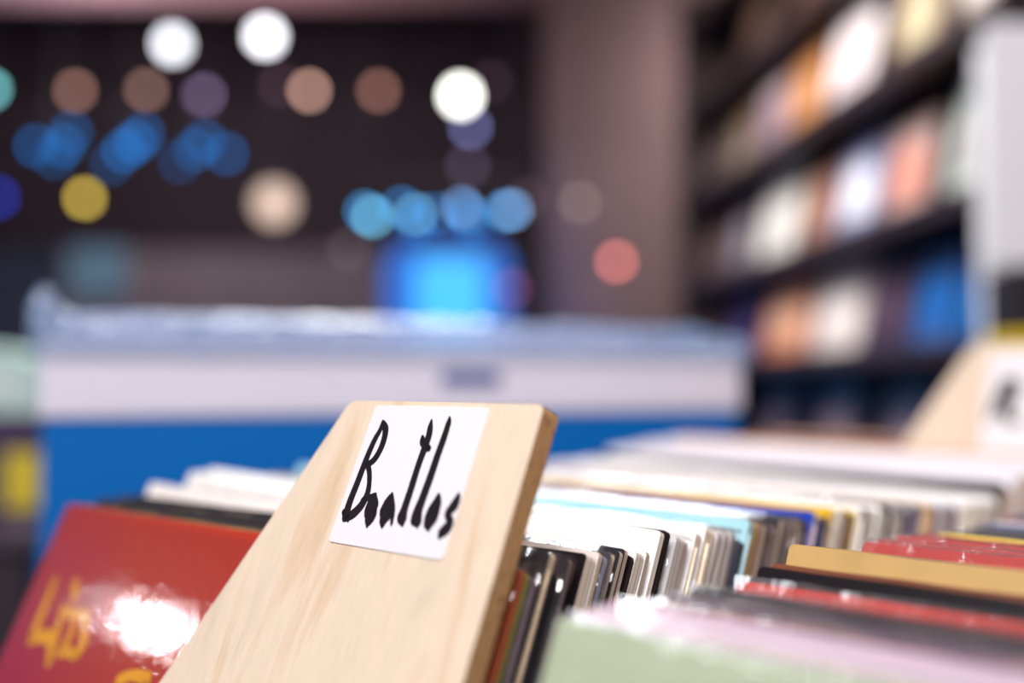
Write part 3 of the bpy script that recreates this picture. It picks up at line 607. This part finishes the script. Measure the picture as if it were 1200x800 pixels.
# ---- the right row, from front to back; here the left-hand corner is what shows
ROW2 = [
 (-.0236, -.0019, (180, 192, 160), (206, 216, 198), .0026, 2, 'pale green record at the front of the right row'),
 (-.0180, -.0030, (190, 180, 204), (196, 186, 204), .0024, 1, 'lilac-white record behind the pale green one'),
 (-.0140, -.0016, (208, 180, 190), (214, 196, 200), .0024, 0, 'pale pink record behind the lilac-white one'),
 (-.0100, -.0008, (218, 200, 206), (220, 196, 200), .0022, 1, 'pinkish white record behind the pale pink one'),
 (-.0060, -.0012, (188, 172, 204), (206, 180, 192), .0022, 0, 'light violet record in the pastel group'),
 (-.0018, -.0006, (206, 168, 176), (214, 130, 80), .0026, 0, 'pinkish record with an orange edge rising behind the pastel group'),
 (.0030, -.0016, (206, 184, 216), (214, 190, 200), .0026, 1, 'periwinkle record behind the orange-edged one'),
 (.0075, -.0026, (120, 84, 90), (206, 170, 160), .0026, 1, 'brownish plum record behind the periwinkle one'),
 (.0121, -.0040, (210, 170, 150), (224, 190, 170), .0030, 0, 'dusty peach record in the right row behind the plum one'),
 (.0170, -.0040, (90, 66, 80), (140, 110, 120), .0030, 2, 'mauve-brown record in wrinkled plastic'),
 (.0215, -.0052, (206, 150, 110), (222, 176, 140), .0028, 0, 'light caramel record before the smoky violet one'),
 (.0262, -.0030, (70, 56, 76), (150, 130, 140), .0030, 1, 'smoky violet record before the long black one'),
 (.0310, -.0048, (120, 90, 80), (180, 150, 130), .0026, 1, 'cocoa record before the long black one'),
 (.0392, -.0022, (34, 26, 34), (44, 34, 44), .0040, 1, 'black record whose rounded corner sticks out left'),
 (.0455, -.0060, (110, 80, 70), (170, 130, 110), .0030, 2, 'brown record in torn plastic behind the black corner'),
 (.0500, -.0058, (50, 36, 42), (120, 90, 84), .0030, 1, 'dark brown record before the red plastic-wrapped one'),
 (.0550, -.0062, (40, 28, 34), (60, 44, 50), .0040, 0, 'black record low before the red plastic-wrapped one'),
 (.0650, -.0040, (196, 40, 20), (206, 60, 40), .0046, 2, 'scarlet record in crumpled clear plastic'),
 (.0730, -.0036, (38, 26, 34), (44, 30, 38), .0036, 0, 'low black record between the scarlet and the next black one'),
 (.0785, -.0010, (36, 26, 34), (40, 28, 36), .0060, 0, 'thick black record behind the scarlet one'),
 (.0870, -.0010, (120, 70, 50), (150, 90, 66), .0030, 0, 'rusty brown record before the tan box set'),
 (.0990, .0042, (192, 156, 100), (112, 92, 118), .0085, 0, 'tan box set with a plum-grey top, widest in the right row'),
 (.1115, .0024, (70, 56, 76), (110, 96, 124), .0060, 0, 'plum-grey record behind the tan box set'),
 (.1560, -.0010, (190, 34, 20), (216, 60, 48), .0030, 2, 'first red record in crumpled plastic behind the tan box set'),
 (.1680, -.0012, (190, 34, 20), (216, 60, 48), .0030, 2, 'second red record in crumpled plastic behind the tan box set'),
 (.1850, -.0016, (190, 34, 20), (210, 56, 46), .0036, 2, 'third red record in crumpled plastic behind the tan box set'),
 (.2020, -.0030, (180, 40, 20), (214, 70, 48), .0060, 1, 'brick red record before the yellow-edged one'),
 (.2140, -.0042, (186, 46, 26), (212, 66, 46), .0060, 0, 'last red record before the yellow-edged one'),
 (.2260, -.0048, (244, 216, 90), (244, 216, 90), .0030, 0, 'thin bright yellow record in the right row'),
 (.2400, -.0060, (34, 30, 42), (40, 36, 50), .0060, 2, 'black record in shiny plastic behind the thin yellow one'),
 (.2550, -.0064, (36, 32, 46), (46, 46, 64), .0060, 2, 'second black record in shiny plastic behind the thin yellow one'),
 (.2700, -.0064, (40, 36, 50), (60, 60, 80), .0060, 2, 'third black record in shiny plastic at the right edge'),
]
plane_prev = -9; film_prev = 0
for (s, h, fc, ec, th, film, lab) in ROW2:
    p = s-h*TL
    gap = (.0004, .0010, .0018)[film]+(.0004 if film_prev else 0)
    if p < plane_prev+gap: s += plane_prev+gap-p; p = plane_prev+gap
    film_prev = film
    plane_prev = p+th/CL
    record(.355, s, h, h, fc, ec, th, film, lab, strong=(film == 2))

# the back of the right row, past the edge of the photograph
rb = random.Random(3); y = plane_prev+.002
while y < .60:
    th = rb.uniform(.004, .009); c = rb.choice([(230, 226, 224), (60, 44, 52), (190, 160, 130), (150, 60, 50), (90, 100, 140), (206, 200, 214)])
    record(.355, y-.006*TL, -.006, -.006, c, rb.choice([(226, 212, 194), (196, 176, 160), (150, 130, 130)]), th, 0, 'record at the back of the right row behind the shiny black ones', group='records at the back of the right row')
    y += th/CL+.0012

# ------------------------------------------------------------------ the blue and white carton in clear film, on a table of its own
# its front runs from (-.366, .83) to (.212, .996) in the room frame
a = Vector((-.366, .83)); b = Vector((.234, 1.10)); d = b-a; ln = d.length; ang = math.atan2(d.y, d.x)
zt = 1.118+.034
tb2 = rempty('side_table', (a.x, a.y, 0), ang); tag(tb2, 'black side table under the blue and white carton', 'table')
box('table_top', -.06, ln-.03, .0, .40, .735, .76, blk, tb2, bev=.003)
for sx in (-.03, ln-.06):
    for sy in (-.02, .37): box('leg', sx-.02, sx+.02, sy-.02, sy+.02, 0, .735, blk, tb2)
ct = rempty('carton', (a.x, a.y, .7605), ang); tag(ct, 'long blue carton with a white upper half, wrapped in clear film', 'carton')
hgt = zt-.7605; zm = 1.118-.027-.7605
box('blue_box', 0, ln, 0, .30, 0, zm, P((2, 104, 186), .6, .1, 6, .2), ct, bev=.002)
bm = bmesh.new(); bx(bm, -.003, ln+.003, -.003, .303, zm, hgt, 0, .004); lid = link('white_lid', bm, P((226, 220, 236), .6, .04, 8, .2), ct)
bm = bmesh.new(); prism(bm, rounded([(ln*.545-.03, hgt-.036), (ln*.545+.03, hgt-.036), (ln*.545+.03, hgt-.022), (ln*.545-.03, hgt-.022)], .006), -.0042, -.0031, 0, 0); link('hand_hole', bm, P((70, 90, 150), .6), lid)
# film: drawn up over the lid into a loose, crinkled crest
bm = bmesh.new(); nx = 90; rows = []
prof = [(-.006, hgt-.014, .1), (-.009, hgt-.004, .3), (-.010, hgt+.008, .6), (-.006, hgt+.018, .8), (.008, hgt+.0235, .8), (.03, hgt+.025, .8), (.11, hgt+.022, .8), (.2, hgt+.012, 1), (.30, hgt+.006, .6), (.307, hgt-.01, .2)]
for k, (y, z, am) in enumerate(prof):
    row = []
    for i in range(nx+1):
        x = -.010+(ln+.020)*i/nx; n1 = noise.noise(Vector((x*22, k*.9, 1))); n2 = noise.noise(Vector((x*60, k*2.1, 5)))
        rise = .022*math.exp(-((x-.0)/.009)**2)*(1 if 2 <= k <= 5 else 0)
        drop = -.010*max(0, (x-ln+.05)/.05) if 2 <= k <= 7 else 0
        row.append(bm.verts.new((x, y+n2*.0016*am-.002*am, z+(n1*.003+n2*.0018)*am+rise+drop)))
    rows.append(row)
for k in range(len(rows)-1):
    for i in range(nx): bm.faces.new((rows[k][i], rows[k][i+1], rows[k+1][i+1], rows[k+1][i]))
for e in (0, nx):
    c = [r[e] for r in rows]
    for k in range(len(c)//2): 
        q = (c[k], c[k+1], c[-2-k], c[-1-k])
        if len(set(q)) == 4: bm.faces.new(q)
fl = link('clear_film', bm, FILM(55, .9, .06, .03, .34, .006, (1, 1, 1), (150, 190, 240)), ct, smooth=True); fl['label'] = 'clear crinkled plastic film'

# things on a counter at the left edge
v = sight(-40, 540, 1.7)
c2 = rempty('shop_counter', (v.x-.1, 1.62, 0)); tag(c2, 'low dark counter at the left edge behind the carton', 'counter')
box('body', -.35, .24, .0, .5, .05, .87, P((58, 46, 56), .6), c2); box('counter_top', -.37, .26, -.02, .52, .8705, .90, P((84, 70, 84), .5), c2, bev=.004); box('kick_board', -.33, .22, .03, .47, 0, .0495, DKM, c2)
v = sight(22, 590, 1.7)
bt = rempty('storage_box', (v.x, 1.70, .9005)); tag(bt, 'dark violet box with a yellow square front, under the mint box', 'box')
box('carton', -.085, .045, 0, .16, 0, .155, P((70, 56, 90), .5), bt, bev=.002); box('yellow_square', -.02, .045, -.002, -.0005, .02, .11, P((226, 200, 60), .5), bt)
box('lid', -.087, .047, -.001, .162, .1555, .17, P((90, 60, 90), .5), bt, bev=.001)
mt = rempty('tissue_pack', (v.x, 1.70, 1.071)); tag(mt, 'pale mint pack on top of the dark violet box', 'package')
bm = bmesh.new(); prism(bm, rounded([(-.09, 0), (.05, 0), (.046, .07), (.01, .092), (-.05, .104), (-.09, .11)], .012), 0, .15, 0, 0); link('pack_body', bm, P((196, 226, 216), .6, .08, 20), mt)
bm = bmesh.new(); prism(bm, rounded([(-.085, .03), (.0, .03), (.0, .06), (-.085, .06)], .004), -.002, -.0005, 0, 0); link('pack_label', bm, P((232, 238, 240), .6), mt)
